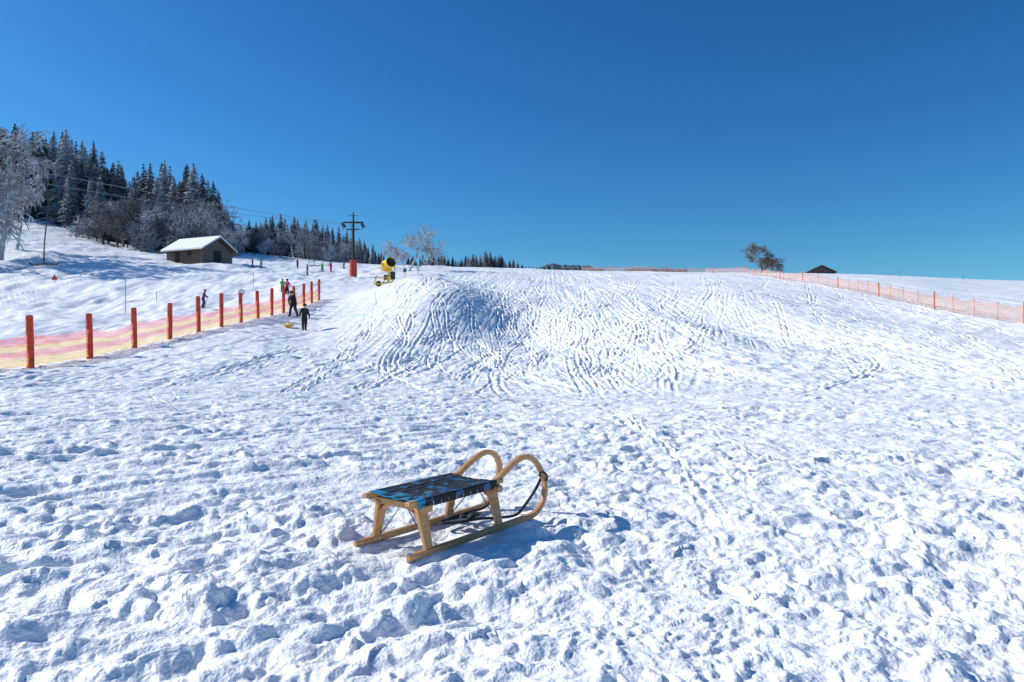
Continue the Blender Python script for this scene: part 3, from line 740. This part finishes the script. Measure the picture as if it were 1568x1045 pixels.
    if poles:
        mb=MB()
        for sd,sg in(('r',1),('l',-1)):
            w=J['pa'+sd]*H; mb.tube([w+Vector((0,.02,.06)),Vector((w.x+sg*.12,w.y-.25,0))],.012,6)
        mb.make('ski_poles',[DARKST],e)
    return e
A1=((.16,.0,.65,.22,.09,.55),(.16,-.02,.65,.19,.03,.51)); AF=((.14,.06,.67,.12,.17,.60),(.14,.06,.67,.12,.17,.60))
person('person',466,43,1.68,math.radians(-140),CB,CB,CB,.12,.05,A1)
person('person',449.5,51,1.92,math.radians(155),CB,CN,CB,.30,.13,((.15,.06,.66,.13,.10,.50),(.15,.02,.66,.17,.04,.5)))
person('skier',311,60,1.70,math.radians(-60),CR,CN,CR,.25,.02,AF,.03,True,True)
person('skier',439,67,1.78,math.radians(-20),CP,CB,CB,.1,.02,AF,.02,True,True)
person('skier',433,70,1.5,math.radians(30),CG,CB,CBL,.1,.02,AF,.02,True)
person('skier',507,110,1.75,math.radians(60),CP,CP,CB,.2,.03,AF,.03,True)
person('skier',494,110,1.6,math.radians(160),CG,CN,CW,.2,.03,AF,.05,True)
person('skier',471,98,1.6,math.radians(100),CB,CBL,CB,.1,.05,A1,.02,True)
person('skier',400,112,1.75,math.radians(100),CBL,CN,CB,.1,.05,A1,.02,True)
person('skier',387,116,1.7,math.radians(100),CR,CN,CB,.1,.05,A1,.02,True)
person('skier',527,125,1.7,math.radians(100),CB,CN,CB,.1,.05,A1,.02,True)
person('skier',456,120,1.7,math.radians(60),CR,CB,CP,.1,.05,AF,.02,True)
g=at(443,44.5,.02); e=empty('plastic_sled',g,math.radians(-60)); mb=MB(); vs=[];fs=[]; n=12;m_=8
for i in range(n+1):
    for k in range(m_+1):
        f=i/n;q_=k/m_*2-1; w=.30*(1-.55*max(0,f-.6)/.4); vs.append((-.5+1.05*f,q_*w,.05+.16*q_**4+.22*max(0,f-.75)**2*8+.0))
for i in range(n):
    for k in range(m_): fs.append((i*(m_+1)+k,(i+1)*(m_+1)+k,(i+1)*(m_+1)+k+1,i*(m_+1)+k+1))
mb.add(vs,fs); o=mb.make('shell',[YEL],e,smooth=True); s=o.modifiers.new('s','SOLIDIFY'); s.thickness=.03
mb=MB(); mb.box((-.15,0,.12),(.35,.34,.08)); mb.tube([(.1,-.2,.22),(.1,.2,.22)],.02,8); mb.tube([(.1,0,.22),(.25,0,.1)],.02,8); mb.make('seat_and_handle',[CB],e,bevel=.02)
# ------------------------------------------------------------------ light, sky, camera
SD=Vector((-.97,.24,0)).normalized(); el=math.radians(32); S=Vector((SD.x*math.cos(el),SD.y*math.cos(el),math.sin(el)))
L=bpy.data.lights.new('sun','SUN'); L.energy=5.0; L.angle=math.radians(.5); L.color=(1,.97,.92)
lo=bpy.data.objects.new('sun',L); lo.rotation_euler=S.to_track_quat('Z','Y').to_euler(); link(lo)
w=bpy.data.worlds.new('World'); scene.world=w; w.use_nodes=True; nt=w.node_tree; bg=nt.nodes['Background']
sk=nt.nodes.new('ShaderNodeTexSky'); sk.sky_type='NISHITA'; sk.sun_disc=False; sk.sun_elevation=el; sk.sun_rotation=math.atan2(SD.x,SD.y)
sk.altitude=1000; sk.air_density=1.0; sk.dust_density=.8; sk.ozone_density=2.2
hs=nt.nodes.new('ShaderNodeHueSaturation'); hs.inputs['Saturation'].default_value=1.3
mx=nt.nodes.new('ShaderNodeMixRGB'); mx.blend_type='MULTIPLY'; mx.inputs[0].default_value=1; mx.inputs[2].default_value=(.40,.80,1.0,1)
nt.links.new(sk.outputs[0],hs.inputs['Color']); nt.links.new(hs.outputs[0],mx.inputs[1]); nt.links.new(mx.outputs[0],bg.inputs['Color']); bg.inputs['Strength'].default_value=.118
cam=bpy.data.cameras.new('camera'); cam.lens=24; cam.sensor_width=36; cam.clip_end=8000; cam.clip_start=.05
co_=bpy.data.objects.new('camera',cam); co_.location=(0,0,CAMH); co_.rotation_euler=(math.radians(90),0,0); link(co_); scene.camera=co_
scene.view_settings.view_transform='Standard'; scene.view_settings.look='None'; scene.view_settings.exposure=0
